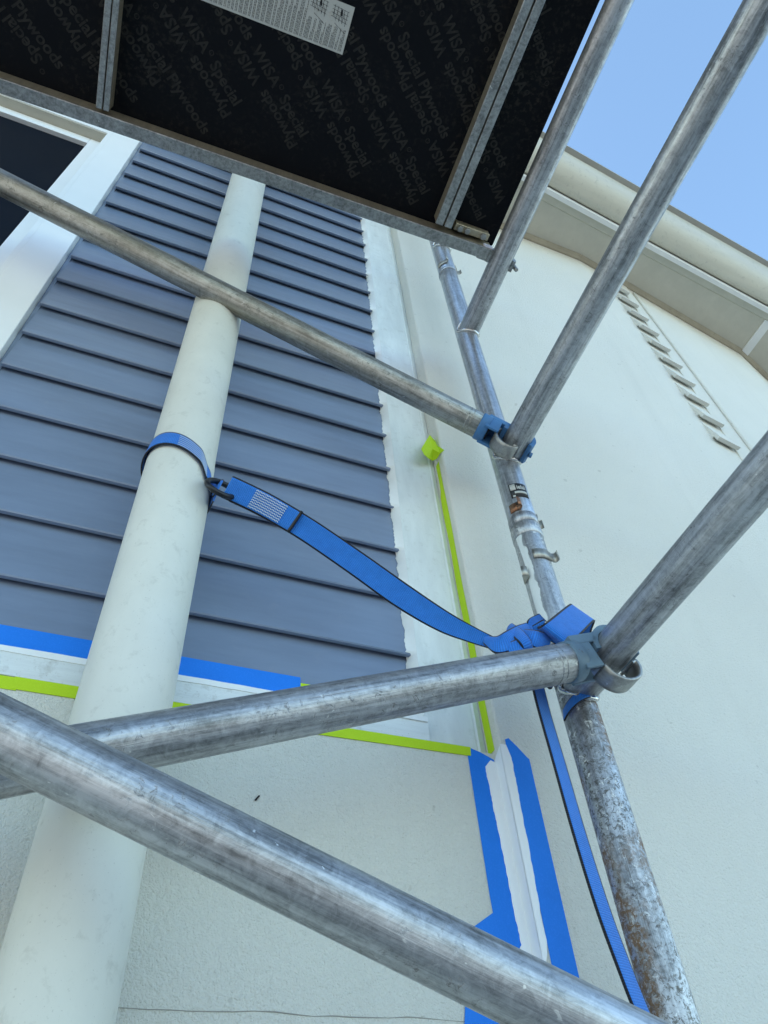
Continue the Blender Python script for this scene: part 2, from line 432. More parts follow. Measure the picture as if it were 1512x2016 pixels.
# white corner trim, cover strip and ragged caulk bead
box('corner_trim', (.4275, LIP-.006, .5338), (.5085, BASE+.01, SOF-.002), M['primer'], house, .0015)
prism('cove_strip', [L(.5088, BASE, .5339), L(.5088, LIP-.004, .5339), L(.513, LIP-.0065, .5339), L(CX-.0005, LIP-.0005, .5339), L(CX-.0005, BASE, .5339)], (0, 0, SOF-.537), M['primer'], house)
v, f = [], []; zz = Z0-.004; n = 0; w = 0
while zz < 2.9:
    kk = (zz-Z0)/EXPO; fr = kk-math.floor(kk)
    yb = LIP+.0150*fr if zz > Z0 else LIP+.004
    near = math.exp(-((fr-.9)/.12)**2)+math.exp(-((fr+.05)/.10)**2)
    w = .6*w+rnd.uniform(-1, 1)*.0016
    xl = .4165*(yb/.8375)+w*.8-.0016*near*rnd.uniform(-.3, 1.3)
    v += [(xl, yb-.0009, zz), ((xl+.4275)/2, min(yb, LIP+.002)-.0025-.001*near, zz), (.4285, LIP-.0068, zz)]
    if n: f += [((n-1)*3, (n-1)*3+1, n*3+1, n*3), ((n-1)*3+1, (n-1)*3+2, n*3+2, n*3+1)]
    n += 1; zz += .0045
link('caulk_bead', mesh('caulk_bead', v, f, True), M['caulk'], house)
# timber strip below the boards, in pieces, with caulk line above
box('timber_strip', (-1.6, LOW-.002, .5338), (.191, LIP+.012, .567), M['timber'], house, .001)
box('timber_strip', (.1935, LOW-.001, .5338), (.4265, LIP+.012, .567), M['timber'], house, .001)
pts = ragged((-1.6, LOW-.002, .5735), (.425, LOW-.002, .5735), (0, 0, 1), 90, .0007) + ragged((.425, LOW-.002, .5655), (-1.6, LOW-.002, .5655), (0, 0, 1), 90, .0010)
sheet('caulk_line', pts, (0, -1, 0), .0012, M['caulk'], house)
box('caulk_fill', (-1.6, LOW-.0019, .5672), (.4262, LIP+.014, .5732), M['caulk'], house)
box('caulk_joint', (.1912, LOW-.003, .5342), (.1934, LIP+.008, .566), M['caulk'], house)
# window: architrave, recessed head, sash and screened glass
win = box('window', (-1.6, .872, .98), (-.43, .878, 2.43), M['glass'], house)
win['label'] = 'dark window pane in a white frame'
box('architrave', (-.405, LIP-.009, .9), (-.327, BASE+.03, 2.72), M['white'], win, .002)
box('architrave', (-.4175, LIP-.006, .9), (-.4055, BASE+.03, 2.72), M['white'], win, .001)
box('head_trim', (-1.7, LIP-.004, 2.478), (-.418, BASE+.021, 2.62), M['white'], win, .0015)
box('head_reveal', (-1.7, LIP-.001, 2.4715), (-.418, .885, 2.4775), M['soffit'], win)  # shaded beige of the recess underside put into its colour
box('sash_stile', (-.462, .858, .97), (-.4178, .885, 2.4713), M['white'], win, .002)
box('sash_rail', (-1.6, .8582, 2.428), (-.4625, .885, 2.4712), M['white'], win, .002)
# narrow strip of weatherboards between raised bands on the turned wall
def s2(s, z, out): return S2a + d2*s + n2*out + L(0, 0, z)
def band(s0, s1, out, z0, z1, name='raised_band'):
    prism(name, [s2(s0, z0, -.01), s2(s0+.003, z0, out), s2(s1-.003, z0, out), s2(s1, z0, -.01)], (0, 0, z1-z0), M['render'], house)
band(.204, .262, .004, -1.6, SOF-.001)
bead = [s2(.283+.045*(1-(max(0,z-1.2)/1.76)**1.6), z, .004) for z in [1.0+.1*i for i in range(20)]]
sweep('ridge_bead', bead, .0055, M['render'], house, 10)
for i in range(10):
    z = 1.716-.0 + .1195*i
    pr = [s2(.1125, z, .0215), s2(.1125, z+.003, .0225), s2(.1125, z+.121, -.004), s2(.1125, z+.121, -.012), s2(.1125, z+.018, -.012), s2(.1125, z+.020, .008), s2(.1125, z, .009)]
    prism('weatherboard', pr, d2*.091, M['render'], house)
# eave: soffit, joint cover, fascia, gutter, roof
def ef(x): return .582+.084*(x-1.126)
E0, E1 = -5.0, 6.0; ed = L(1, .084, 0).normalized()
def eave_prism(name, prof, mat, x0=E0, x1=E1, smooth=False):
    a = L(x0, ef(x0), 0)
    return prism(name, [a+L(0, dy, z) for dy, z in prof], L(x1-x0, ef(x1)-ef(x0), 0), mat, house, None, smooth)
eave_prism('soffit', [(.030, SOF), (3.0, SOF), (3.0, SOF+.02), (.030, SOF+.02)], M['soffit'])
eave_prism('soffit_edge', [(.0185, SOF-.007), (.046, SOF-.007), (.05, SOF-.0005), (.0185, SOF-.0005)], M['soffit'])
eave_prism('fascia', [(0, 2.938), (.018, 2.938), (.018, 3.12), (0, 3.12)], M['fascia'])
for xj in (2.37, .6, -.9):
    a = L(xj, ef(xj)+.05, SOF-.006); prism('joint_cover', [a, a+L(.045, 0, 0), a+L(.045, 0, .0055), a+L(0, 0, .0055)], L(.02, .6, 0), M['fascia'], house)
# stained scotia where soffit meets wall
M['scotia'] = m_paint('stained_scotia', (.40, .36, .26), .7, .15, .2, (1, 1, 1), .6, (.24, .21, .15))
for p_, q_ in ((L(CX, RW, 0), S2a), (S2a, S3a), (S3a, S3a+d3*3.0)):
    dd_ = (q_-p_).normalized(); on_ = L(dd_.y, -dd_.x, 0)
    prism('scotia', [p_+L(0, 0, SOF-.020), p_+on_*.006+L(0, 0, SOF-.020), p_+on_*.012+L(0, 0, SOF-.011), p_+on_*.022+L(0, 0, SOF-.0012), p_+L(0, 0, SOF-.0012)], q_-p_, M['scotia'], house)
# gutter shell
def gutter():
    prof = []
    for i in range(13):
        a = math.pi/2*i/12; prof.append((-.018-.108*math.sin(a), 2.972+.112*(1-math.cos(a))))
    prof[0] = (-.012, 2.9715)
    prof = [(-.003, 2.985)] + prof
    inner = [(y+.004, z+.003) for y, z in prof][::-1]
    nv = len(prof); o = eave_prism('gutter', prof+inner, M['gutter']); me = o.data
    for p in me.polygons: p.use_smooth = len(p.vertices) == 4
    eave_prism('gutter_lip', [(-.146, 3.084), (-.121, 3.078), (-.119, 3.104), (-.146, 3.104)], M['gutter_lip'])
gutter()
prism('roof', [L(-6, .62, 3.13), L(9, 1.5, 3.13), L(9, 9, 4.6), L(-6, 9, 4.6)], (0, 0, .05), M['roof'], house)

# painted joint below the trim: fresh white on left wall, reveal and right wall
zt, zb = .522, .256
le = ragged((.507, LOW-.0012, zt-.012), (.5125, LOW-.0012, zb+.03), (1, 0, 0), 60, .0011)
sheet('fresh_paint', le + [L(.497, LOW-.0012, zb+.012), L(.518, LOW-.0012, zb-.02), L(CX, LOW-.0012, zb-.015), L(CX, LOW-.0012, zt-.004), L(.517, LOW-.0012, zt-.001)], (0, -1, 0), .0009, M['fresh'], house)
sheet('fresh_paint', [L(CX-.0002, LOW, zt), L(CX-.0002, RW+.001, zt+.012), L(CX-.0002, RW+.001, zb-.005), L(CX-.0002, LOW, zb-.015)], (-1, 0, 0), .0012, M['fresh'], house)
re = ragged((CX+.0075, RW-.0012, zb+.026), (CX+.0125, RW-.0012, zt-.005), (1, 0, 0), 60, .0011)
sheet('fresh_paint', [L(CX-.0012, RW-.0004, zt+.014), L(CX-.0012, RW-.0004, zb)] + [L(CX+.004, RW-.0012, zb+.012)] + re + [L(CX+.008, RW-.0012, zt+.014)], (0, -1, 0), .0009, M['fresh'], house)
# hairline crack across the render
cr = [L(x, LOW-.0004, .209+.0008*math.sin(x*40)+rnd.uniform(-.001, .001)) for x in [-.3+.02*i for i in range(40)]]
sweep('render_crack', cr, .00045, M['gutter_lip'], house, 5, wob=.5)
prism('trim_crack', [L(.4268, LIP-.0075, .5345), L(.4279, LIP-.0075, .5345), L(.4272, LIP-.0075, .585)], (0, .003, 0), M['speck'], house)

# ------------------------------------------------------------------ masking tapes
def tape(label, pts, nrm, mat, group=None, th=.0006):
    o = sheet('masking_tape', pts, nrm, th, mat); tag(o, label, 'tape', group); return o
YB = LIP-.0008
def wallpts(y, arr): return [L(x, y, z) for x, z in arr]
# blue tape along the foot of the boards (follows the bottom board)
bt = [L(-1.2, LIP-.0006, .5825), L(-1.2, LIP+.003, .619), L(.243, LIP+.003, .6205)] + [L(.243-.004+.004*math.cos(a), LIP-.0006, .587+.004*math.sin(a)) for a in (0, -.8, -1.57)] + \
     [L(.225, LIP-.0006, .5835), L(.20, LIP-.0006, .5795), L(.19, LIP-.0006, .586)]
tape('blue masking tape running along the bottom weatherboard behind the downpipe', bt, (0, -1, .1), M['tape_blue'], th=.0009)
tape('short lime tape on the bottom weatherboard beside the end of the blue tape', [L(.2435, LIP-.0004, .584), L(.2435, LIP+.0026, .611), L(.405, LIP+.0026, .611), L(.405, LIP-.0004, .584)], (0, -1, .1), M['tape_lime'], th=.0007)
YL = LOW-.0004
tape('lime masking tape under the white timber strip, long run behind downpipe and brace', [L(-.1094, YL, .5175), L(-.1104, YL, .5352), L(.1, YL, .5352), L(.4885, YL, .537), L(.487, YL, .5235), L(.1, YL, .5175)], (0, -1, 0), M['tape_lime'], th=.0012)
tape('lime masking tape end at the left edge, under the white timber strip', [L(-.7, YL, .5165), L(-.7, YL, .5333), L(-.1045, YL, .5331), L(-.1045, YL, .5160)], (0, -1, 0), M['tape_lime'], th=.0006)
# vertical lime tape on the reveal beside the trim, with the curled top end
lim = thing('masking_tape', 'vertical lime tape beside the white corner trim with curled loose top end', 'tape', (CX, LIP, .53))
zs = [.537+.014*i for i in range(49)]
sheet('tape_strip', [L(CX-.0003, LIP-.005+.0012*math.sin(z*31)-(.004 if z > 1.12 else 0), z) for z in zs] + [L(CX-.0003, RW+.017+.0008*math.sin(z*23), z) for z in zs[::-1]], (-1, 0, 0), .0007, M['tape_lime'], lim)
ztop = zs[-1]
def leaf(name, pxs, mat, parent, bulge):
    P_ = [onY(x, y, Y) for x, y, Y in pxs]; c_ = sum(P_, L(0, 0, 0))/len(P_)+L(bulge*.4, -bulge, -bulge*.5)
    v_ = [c_]+P_+[p+L(.0004, .0006, .0003) for p in [c_]+P_]; m_ = len(P_); f_ = []
    for k_ in range(m_):
        a_, b2 = 1+k_, 1+(k_+1) % m_
        f_ += [(0, a_, b2), (m_+1, m_+1+b2, m_+1+a_), (a_, m_+1+a_, m_+1+b2, b2)]
    return link(name, mesh(name, v_, f_, False), mat, parent)
leaf('curled_end', [(846, 856, .800), (838, 869, .793), (829, 884, .790), (835, 895, .794), (843, 902, .800), (852, 907, .812), (860, 903, .806), (867, 892, .792), (859, 878, .790), (852, 866, .795)], M['tape_lime'], lim, .004)
leaf('curled_flap', [(846, 856, .8005), (852, 866, .7955), (859, 878, .7905), (867, 892, .7925), (875, 886, .784), (866, 882, .800), (857, 868, .806)], M['tape_lime'], lim, -.002)
# blue tapes either side of the painted joint
tape('blue masking tape left of the fresh white painted joint', wallpts(LOW-.0004, [(.4825, .531), (.4885, .536), (.504, .5315), (.5235, .523), (.5235, .24), (.485, .24), (.4815, .335)]), (0, -1, 0), M['tape_blue'])
tape('blue masking tape right of the fresh white painted joint, torn at its top', wallpts(RW-.0004, [(CX+.009, .20), (CX+.009, .545), (.541, .548), (.546, .543), (.553, .536), (.560, .528), (.5665, .5205), (.5685, .5195), (.568, .20)]), (0, -1, 0), M['tape_blue'])
tape('blue masking tape flap angled low on the render under the painted joint', wallpts(LOW-.0010, [(.4822, .319), (.4515, .3005), (.437, .26), (.4225, .19), (.51, .19), (.5005, .30)]), (0, -1, 0), M['tape_blue'])
sp = onY(506, 1572, LOW)
o = sweep('wall_speck', [sp+L(-.0022, -.001, -.003), sp+L(0, -.0018, 0), sp+L(.0022, -.001, .003)], .0011, M['speck'], None, 8); tag(o, 'tiny dark speck clinging to the lower rendered wall', 'speck')

# ------------------------------------------------------------------ downpipe
pc = (.0154, .735)
dp = thing('downpipe', 'cream round downpipe standing in front of the weatherboards', 'downpipe', (pc[0], pc[1], GZ))
prof = [(.0485, GZ), (.0508, GZ+.002)] + [(.0508, GZ+.1*i) for i in range(1, 25)] + [(.0508, .885), (.0506, .897), (.0500, .905), (.0496, .93)] + [(.0494, 1.0+.1*i) for i in range(20)]
lathe('pipe', prof, M['pipe'], dp, Matrix.Translation((pc[0], pc[1], 0)), 64)
for zb_ in (-.6, 2.72):
    lathe('bracket', [(.0508, zb_-.015), (.0525, zb_-.014), (.0525, zb_+.014), (.0508, zb_+.015)], M['pipe'], dp, Matrix.Translation((pc[0], pc[1], 0)), 48)
    box('bracket', (pc[0]-.012, pc[1]+.05, zb_-.012), (pc[0]+.012, (LOW+.002 if zb_ < 0 else BASE), zb_+.012), M['pipe'], dp)

# ================================================================== SCAFFOLD
TW = R_(-2.5)
Yp = L(-math.sin(TW), math.cos(TW), 0); Xp = L(math.cos(TW), math.sin(TW), 0)
S = L(.609, .703, 0); FW = 1.3
def rung_at(y, z):                       # point on a rung at depth y
    a = (S.y-y)/Yp.y; return S - Yp*a + L(0, 0, z)
def weld(name, base, z, sgn, parent):
    pts = []
    for i in range(40):
        p = 2*math.pi*i/40; r = .0262
        a = math.sqrt(max(0, .0264**2-(r*math.cos(p))**2))
        pts.append(base + Xp*(r*math.cos(p)) + L(0, 0, z+r*math.sin(p)) - Yp*sgn*(a+.0015))
    sweep(name, pts, .0042, M['weld'], parent, 8, True, .22)
RUNGS = []
def frame(label, z0, z1, rungs, smat, rmat, near_mat, foot=False):
    fr = thing('scaffold_tower', label, 'scaffold', (S.x, S.y, z0))
    nb = S-Yp*FW
    tube('standard', S+L(0, 0, z0), S+L(0, 0, z1), smat, fr); tube('standard', nb+L(0, 0, z0), nb+L(0, 0, z1), near_mat, fr)
    for z in rungs:
        tube('rung', S-Yp*.012+L(0, 0, z), nb+Yp*.012+L(0, 0, z), rmat, fr)
        weld('weld_bead', S, z, 1, fr); weld('weld_bead', nb, z, -1, fr)
    return fr
Z1, Z2 = .92, 1.98
f_low = frame('lowest scaffold frame, rusty paint-splashed upright under the strap knot', GZ, Z1-.0006, (-.995, -.47, .055, .58), M['alu_rust'], M['alu'], M['alu'])
f_mid = frame('middle scaffold frame with welded rungs and black sticker on its upright', Z1, Z2-.0006, (1.115, 1.63), M['alu_clean'], M['alu'], M['alu'])
f_top = frame('topmost scaffold frame, its upright vanishing behind the platform', Z2, 2.86, (2.165, 2.62), M['alu_clean'], M['alu'], M['alu_clean'])
# paint-marked upper part of the lower upright and joint collars
def on_std(r, ang, z): return S + L(r*math.cos(ang), r*math.sin(ang), z)
def arc_patch(name, a0, a1, z0, z1, r, mat, parent, th=.0006, n=14, base=None):
    """curved patch on a standard, angles in degrees (0=+X, -90=towards camera)"""
    v, f = [], []; b = base or S
    for j, rr in enumerate((r, r+th)):
        for i in range(n+1):
            a = R_(a0+(a1-a0)*i/n)
            for z in (z0, z1): v.append(b+L(rr*math.cos(a), rr*math.sin(a), z))
    m = 2*(n+1)
    for i in range(n):
        a = 2*i; f.append((m+a, m+a+2, m+a+3, m+a+1)); f.append((a, a+2, m+a+2, m+a)); f.append((a+1, m+a+1, m+a+3, a+3))
    f.append((0, m, m+1, 1)); f.append((2*n, 2*n+1, m+2*n+1, m+2*n))
    return link(name, mesh(name, v, f, True), mat, parent)
lathe('joint_collar', [(TUBE_R, Z1-.030), (.0268, Z1-.029), (.0268, Z1-.004), (.0258, Z1-.0030), (.0258, Z1-.0008), (TUBE_R, Z1-.0007)], M['alu_paint'], f_low, Matrix.Translation(S), 48, True)
lathe('paint_sleeve', [(TUBE_R+.0001, .655), (TUBE_R+.0003, .657), (TUBE_R+.0003, Z1-.031), (TUBE_R+.0001, Z1-.030)], M['alu_paint'], f_low, Matrix.Translation(S), 48, True)
v, f = [], []; w = 0
for i in range(50):
    z = .672+.216*i/49; w = .75*w+rnd.uniform(-3.5, 3.5)
    a0_, a1_ = -176+4*math.sin(z*40), -146+w+(-8 if z > .86 else 0)
    for q in range(5):
        a = R_(a0_+(a1_-a0_)*q/4); v.append(on_std(TUBE_R+.0008, a, z))
    if i:
        for q in range(4): f.append(((i-1)*5+q, (i-1)*5+q+1, i*5+q+1, i*5+q))
link('paint_drip', mesh('paint_drip', v, f, True), M['primer'], f_low)
lathe('joint_collar', [(TUBE_R, Z1+.0002), (.0262, Z1+.0004), (.0262, Z1+.022), (TUBE_R, Z1+.023)], M['alu'], f_mid, Matrix.Translation(S), 48, True)
lathe('joint_collar', [(TUBE_R, Z2+.0002), (.0268, Z2+.0004), (.0268, Z2+.012), (TUBE_R, Z2+.013)], M['alu_clean'], f_top, Matrix.Translation(S), 48, True)
def pin(parent, z, ang, mat, span=55):
    """spring clip: band round the tube with an outward bent tab"""
    c = arc_patch('locking_pin', ang-span, ang, z-.010, z+.010, TUBE_R+.0014, mat, parent, .0016, 10)
    p0 = on_std(TUBE_R+.002, R_(ang), z); out = L(math.cos(R_(ang)), math.sin(R_(ang)), 0); tang = L(-out.y, out.x, 0)
    ribbon('pin_tab', [p0-tang*.003, p0+tang*.003+out*.002, p0+tang*.006+out*.006, p0+tang*.004+out*.011, p0+tang*.001+out*.013], [L(0, 0, .010)]*5, .0016, mat, c, 2, 0, 4)
pin(f_mid, .905+.05, -130, M['copper'], 35); pin(f_mid, .945, -8, M['clip'], 22)
pin(f_low, .835, -55, M['clip'], 75); pin(f_low, .800, -170, M['clip'], 30)
pin(f_top, 2.02, -120, M['clip'], 60); pin(f_top, 2.01, -25, M['clip'], 30)
# torn black sticker on the middle upright
st = arc_patch('sticker', -146, -70, .952+.028, .982+.036, TUBE_R+.0003, M['sticker'], f_mid, .0004)
arc_patch('sticker_stripe', -128, -76, .990, .996, TUBE_R+.0008, M['paper'], st, .0003)
arc_patch('torn_patch', -142, -120, 1.000, 1.016, TUBE_R+.0008, M['paper'], st, .0003)
arc_patch('torn_patch', -138, -128, .981, .986, TUBE_R+.0008, M['paper'], st, .0003)
tm = text_mesh('ielal', .016)
w_ = max(vv.co.x for vv in tm.vertices)
for vv in tm.vertices:
    a = R_(-116+36*vv.co.x/w_); rr = TUBE_R+.0012; zq = 1.0015+vv.co.y
    vv.co = S+L(rr*math.cos(a), rr*math.sin(a), zq)
link('sticker_lettering', tm, M['paper'], st)

# ------------------------------------------------------------------ braces with claws
def brace(label, P, D, y_end, rz, mat, cmat, Lg, off=.0, latch_rot=0.0, side=1):
    """P point on axis, D direction pointing to the rung; ends on the rung at depth y_end, height rz"""
    C = rung_at(y_end, rz); D = Vector(D).normalized()
    P = Vector(P); end = C - D*.052
    # keep the axis through P but aim it at the rung centre
    D = (C-P).normalized(); end = C - D*.078; start = C - D*Lg
    t = thing('diagonal_brace', label, 'brace', start)
    tb = tube('brace_tube', start, end, mat, t)
    for q in (.018, .026): lathe('crimp_ring', [(TUBE_R, -.0012), (TUBE_R+.0005, 0), (TUBE_R, .0012)], mat, tb, frame_z(end-D*q, end), 48)
    ey = Yp.copy(); ex = D; ez = ex.cross(ey).normalized(); ey = ez.cross(ex)
    if ez.z < 0: ez = -ez
    mw = Matrix(((ex.x, ey.x, ez.x, C.x), (ex.y, ey.y, ez.y, C.y), (ex.z, ey.z, ez.z, C.z), (0, 0, 0, 1)))
    hw = .021
    cl = None
    # hooked jaw: over the rung and down the far side
    ri, ro = .0262, .0345; pts = []
    a0, a1 = R_(178), R_(-32)
    for i in range(19): a = a0+(a1-a0)*i/18; pts.append(L(ro*math.cos(a), 0, ro*math.sin(a)))
    for i in range(19): a = a1+(a0-a1)*i/18; pts.append(L(ri*math.cos(a), 0, ri*math.sin(a)))
    cl = prism('claw', [p+L(0, -hw, 0) for p in pts], (0, 2*hw, 0), cmat, t, mw)
    # housing: sleeve cap plus open channel towards the rung
    lathe('claw_sleeve', [(.0235, 0), (.0268, .0005), (.0272, .003), (.0272, .017), (.0262, .019), (.020, .0195)], cmat, cl, frame_z(end-D*.001, end+D), 40)
    box('claw_housing', (-.068, -hw, .012), (-.022, hw, .0265), cmat, cl, .002, mw)
    box('claw_cheek', (-.068, hw-.006, -.024), (-.0285, hw, .0125), cmat, cl, .0015, mw)
    box('claw_cheek', (-.068, -hw, -.024), (-.040, -hw+.005, .0125), cmat, cl, .0015, mw)
    box('cavity_shade_block', (-.066, -hw+.0055, -.012), (-.056, hw-.0065, .0115), M['dark'], cl, 0, mw)  # solid black block painting the shade inside the open channel
    # spring latch: curved strip with returned lip, hanging under the rung
    cs = [L(-.037, 0, .004), L(-.043, 0, -.012), L(-.037, 0, -.031), L(-.020, 0, -.043), L(-.004, 0, -.041), L(.004, 0, -.033), L(-.003, 0, -.029)]
    rm = Matrix.Rotation(latch_rot, 3, 'Y'); cs = [rm @ p for p in cs]
    o = ribbon('latch', cs, [L(0, .015, 0)]*len(cs), .004, M['cast'], cl, 4, 0, 5); o.matrix_basis = mw; WORLD[o] = mw
    # bolt through the tip
    tip = mw @ L(ro*math.cos(R_(-20)), 0, ro*math.sin(R_(-20)))
    lathe('bolt_head', [(.0001, .006), (.005, .006), (.006, .005), (.006, 0)], cmat, cl, frame_z(tip, tip+ex), 6, False)
    return t
A = brace('diagonal brace across the weatherboards with bright blue claw end', (.10, .677, 1.342), (.914, -.038, -.404), .657, 1.115, M['alu_brace'], M['claw'], 1.95)
B = brace('diagonal brace rising to the strap knot with grey-blue claw and looped latch', (.045, .634, .375), (.94, -.04, .33), .612, .58, M['alu'], M['claw_grey'], 1.5, latch_rot=R_(-38))
Cb = brace('nearest diagonal brace crossing the bottom of the picture', (.135, .554, .24), (.919, -.055, -.39), .528, .055, M['alu'], M['claw'], 1.7)

# ------------------------------------------------------------------ platform
ZB, ZP = 1.63, 1.684
plat = thing('scaffold_platform', 'black plywood scaffold platform seen from below with grey metal frame', 'platform', (0, .2, ZB))
bl, br = onZ(0, 184, ZB), onZ(962, 514, ZB)
bd = (br-bl); bd.z = 0; bd.normalize(); bp = L(bd.y, -bd.x, 0)          # bp points towards the camera
jd = (onZ(1180, 0, ZP)-onZ(970, 480, ZP)); jd.z = 0; jd.normalize()        # along the joists, towards the camera
BL = bl - bd*.9
def bar(name, a, b, w, h, mat, parent, wdir, bev=.0012):
    """rectangular bar from a to b; w along wdir, h upwards"""
    a, b = Vector(a), Vector(b); wd = Vector(wdir).normalized()
    bm = bmesh.new(); vs2 = []
    for p in (a, b):
        for s_, t_ in ((0, 0), (1, 0), (1, 1), (0, 1)): vs2.append(bm.verts.new(p+wd*w*s_+L(0, 0, h*t_)))
    for q in ((0, 1, 2, 3), (7, 6, 5, 4), (0, 4, 5, 1), (1, 5, 6, 2), (2, 6, 7, 3), (3, 7, 4, 0)): bm.faces.new([vs2[i] for i in q])
    if bev: bmesh.ops.bevel(bm, geom=bm.edges[:], offset=bev, segments=1, affect='EDGES')
    return link(name, bm_mesh(name, bm), mat, parent)
beam = bar('side_beam', BL, br, .027, .007, M['galv'], plat, bp)
bar('beam_web', BL+bp*.004+L(0, 0, .0072), br+bp*.004+L(0, 0, .0072), .020, ZP-ZB-.0078, M['galv_inner'], beam, bp)
# plywood deck
e0, e1 = onZ(970, 482, ZP), onZ(970, 482, ZP)+jd*.72
pl0 = L(BL.x, BL.y, ZP); ply_pts = [pl0+bp*.003, L(br.x, br.y, ZP)+bp*.003, e0, e1, pl0+jd*.72]
ply = prism('plywood_sheet', ply_pts, (0, 0, .012), M['ply'], plat)
nbm = bar('side_beam', BL+jd*.72, br+jd*.72, .027, ZP-ZB-.0005, M['galv'], plat, bp)
# joists: paired channels with a dark slot
def joist(pxa, pxb, pxw):
    a = onZ(*pxa, ZB+.004); b = onZ(*pxw, ZB+.004)
    w = (b-a).length; d = (onZ(*pxb, ZB+.004)-a); d.z = 0; d.normalize()
    wd = L(-d.y, d.x, 0)
    if wd.x < 0: wd = -wd
    h = ZP-ZB-.0046
    j = bar('joist', a, a+d*.70, w*.47, .006, M['galv'], plat, wd)
    bar('joist_flange', a+wd*w*.55, a+wd*w*.55+d*.70, w*.45, .006, M['galv'], j, wd)
    bar('joist_web', a+wd*w*.08+L(0, 0, .0062), a+wd*w*.08+d*.70+L(0, 0, .0062), w*.36, h-.0064, M['galv_inner'], j, wd, 0)
    bar('joist_web', a+wd*w*.58+L(0, 0, .0062), a+wd*w*.58+d*.70+L(0, 0, .0062), w*.36, h-.0064, M['galv_inner'], j, wd, 0)
    return j
joist((857, 440), (1032, 0), (888, 452)); joist((188, 212), (206, 0), (214, 222))
jx = joist((188-760, -100), (188-760+10, -300), (214-760, -92))
# corner bracket with bolt heads
ba = onZ(893, 452, ZB+.03); 
bkt = bar('corner_bracket', ba, ba+bd*.085, .016, .024, M['galv_inner'], plat, bp)
for i, s_ in enumerate((.012, .03, .07)):
    c = ba+bd*s_+bp*.008; lathe('bolt', [(.0001, -.009), (.0065, -.009), (.0075, -.008), (.0075, 0)], M['cast'], bkt, Matrix.Translation(c), 6, False)
# hook over the rung at the platform end
hr = rung_at((br+bp*.0).y-.010, 1.63)
pts = []
for i in range(17): a = R_(185-205*i/16); pts.append(L(.0335*math.cos(a), 0, .0335*math.sin(a)))
for i in range(17): a = R_(-20+205*i/16); pts.append(L(.0262*math.cos(a), 0, .0262*math.sin(a)))
hk = prism('hook', [hr+p+L(0, -.013, 0) for p in pts], (0, .026, 0), M['galv'], plat)
box('hook_shank', (br.x-.03, hr.y-.012, ZB+.002), (hr.x-.030, hr.y+.014, ZB+.022), M['galv'], hk, .002)
wp = onZ(958, 490, ZB+.012); box('nylon_block', (wp.x-.010, wp.y-.008, ZB+.004), (wp.x+.012, wp.y+.006, ZB+.022), M['nylon'], hk, .002)
tp = hr+L(.036, 0, -.012); lathe('bolt', [(.0001, .010), (.0045, .010), (.005, .009), (.005, -.008), (.0001, -.008)], M['cast'], hk, frame_z(tp, tp+L(.15, 0, -1)), 8, False)
# faint printed lettering on the film face, alternate rows upside down
tdir = (onZ(455, 200, ZP)-onZ(350, 25, ZP)); tdir.z = 0; tdir.normalize()
tup = L(0, 0, -1).cross(tdir)
words, wx = [], 0.0
for wd, sz, gap in (('WISA', .031, .001), ('\u00ae', .013, .010), ('Special', .031, .010), ('Plywoods', .031, .016)):
    me_ = text_mesh(wd, sz); me_.materials.append(M['print'])
    if sz < .02:
        for vv in me_.vertices: vv.co.y += .012
    x0_ = min(vv.co.x for vv in me_.vertices); x1_ = max(vv.co.x for vv in me_.vertices)
    words.append((me_, wx-x0_, x1_-x0_)); wx += x1_-x0_+gap
tw = wx
o0 = onZ(350, 25, ZP)
def in_ply(p):
    s_ = (p-pl0).dot(bp); r_ = (p-e0)-jd*((p-e0).dot(jd))
    return .032 < s_ < .69 and (r_.dot(bd) < -.008)
for i in range(-12, 13):
    for j in range(-6, 7):
        for flip in (0, 1):
            c = o0 + tup*(.088*i + (-.034 if flip else 0)) + tdir*(tw*j + .115*i + (.055 if flip else 0))
            x_, y_ = (tdir, tup) if not flip else (-tdir, -tup)
            org = c if not flip else c + tdir*tw + tup*.022
            for me_, ox, wl_ in words:
                a = org + x_*ox
                b_ = a + x_*wl_
                if not (in_ply(a) and in_ply(b_) and in_ply(a+y_*.022) and in_ply(b_+y_*.022)) or a.x < -.62: continue
                mw = Matrix(((x_.x, y_.x, 0, a.x), (x_.y, y_.y, 0, a.y), (0, 0, -1, ZP-.0005), (0, 0, 0, 1)))
                link('lettering', me_, None, ply, mw)
# paper notice with columns of fine print and two tower drawings
c1, c2, c0 = onZ(674, 108, ZP-.0006), onZ(697, 16, ZP-.0006), onZ(396, 0, ZP-.0006)
nx = (c0-c1).normalized(); ny = (c2-c1); ny = (ny-nx*ny.dot(nx)); nh = ny.length*1.02; ny.normalize()
NL = .42
nt = prism('notice', [c1, c1+nx*NL, c1+nx*NL+ny*nh, c1+ny*nh], (0, 0, -.0004), M['paper'], plat)
v, f = [], []
def dash(p, q, w):
    p, q = Vector(p), Vector(q); d = (q-p).normalized(); s = L(-d.y, d.x, 0)*w/2; k = len(v)
    v.extend([p-s, q-s, q+s, p+s]); f.append((k, k+1, k+2, k+3))
def npt(a, b): return c1+nx*a+ny*b+L(0, 0, -.0009)
a = .006
while a < NL-.01:
    full = .5 if a < .085 else .93
    nl = rnd.choice((2, 3, 4))
    for r_ in range(nl):
        b0 = .05*nh; lim_ = nh*full*(1 if r_ < nl-1 else rnd.uniform(.4, .9))
        while b0 < lim_:
            ln = rnd.uniform(.002, .006); dash(npt(a, b0), npt(a, min(lim_, b0+ln)), .00085); b0 += ln+.0011
        a += .0024
    a += .0022
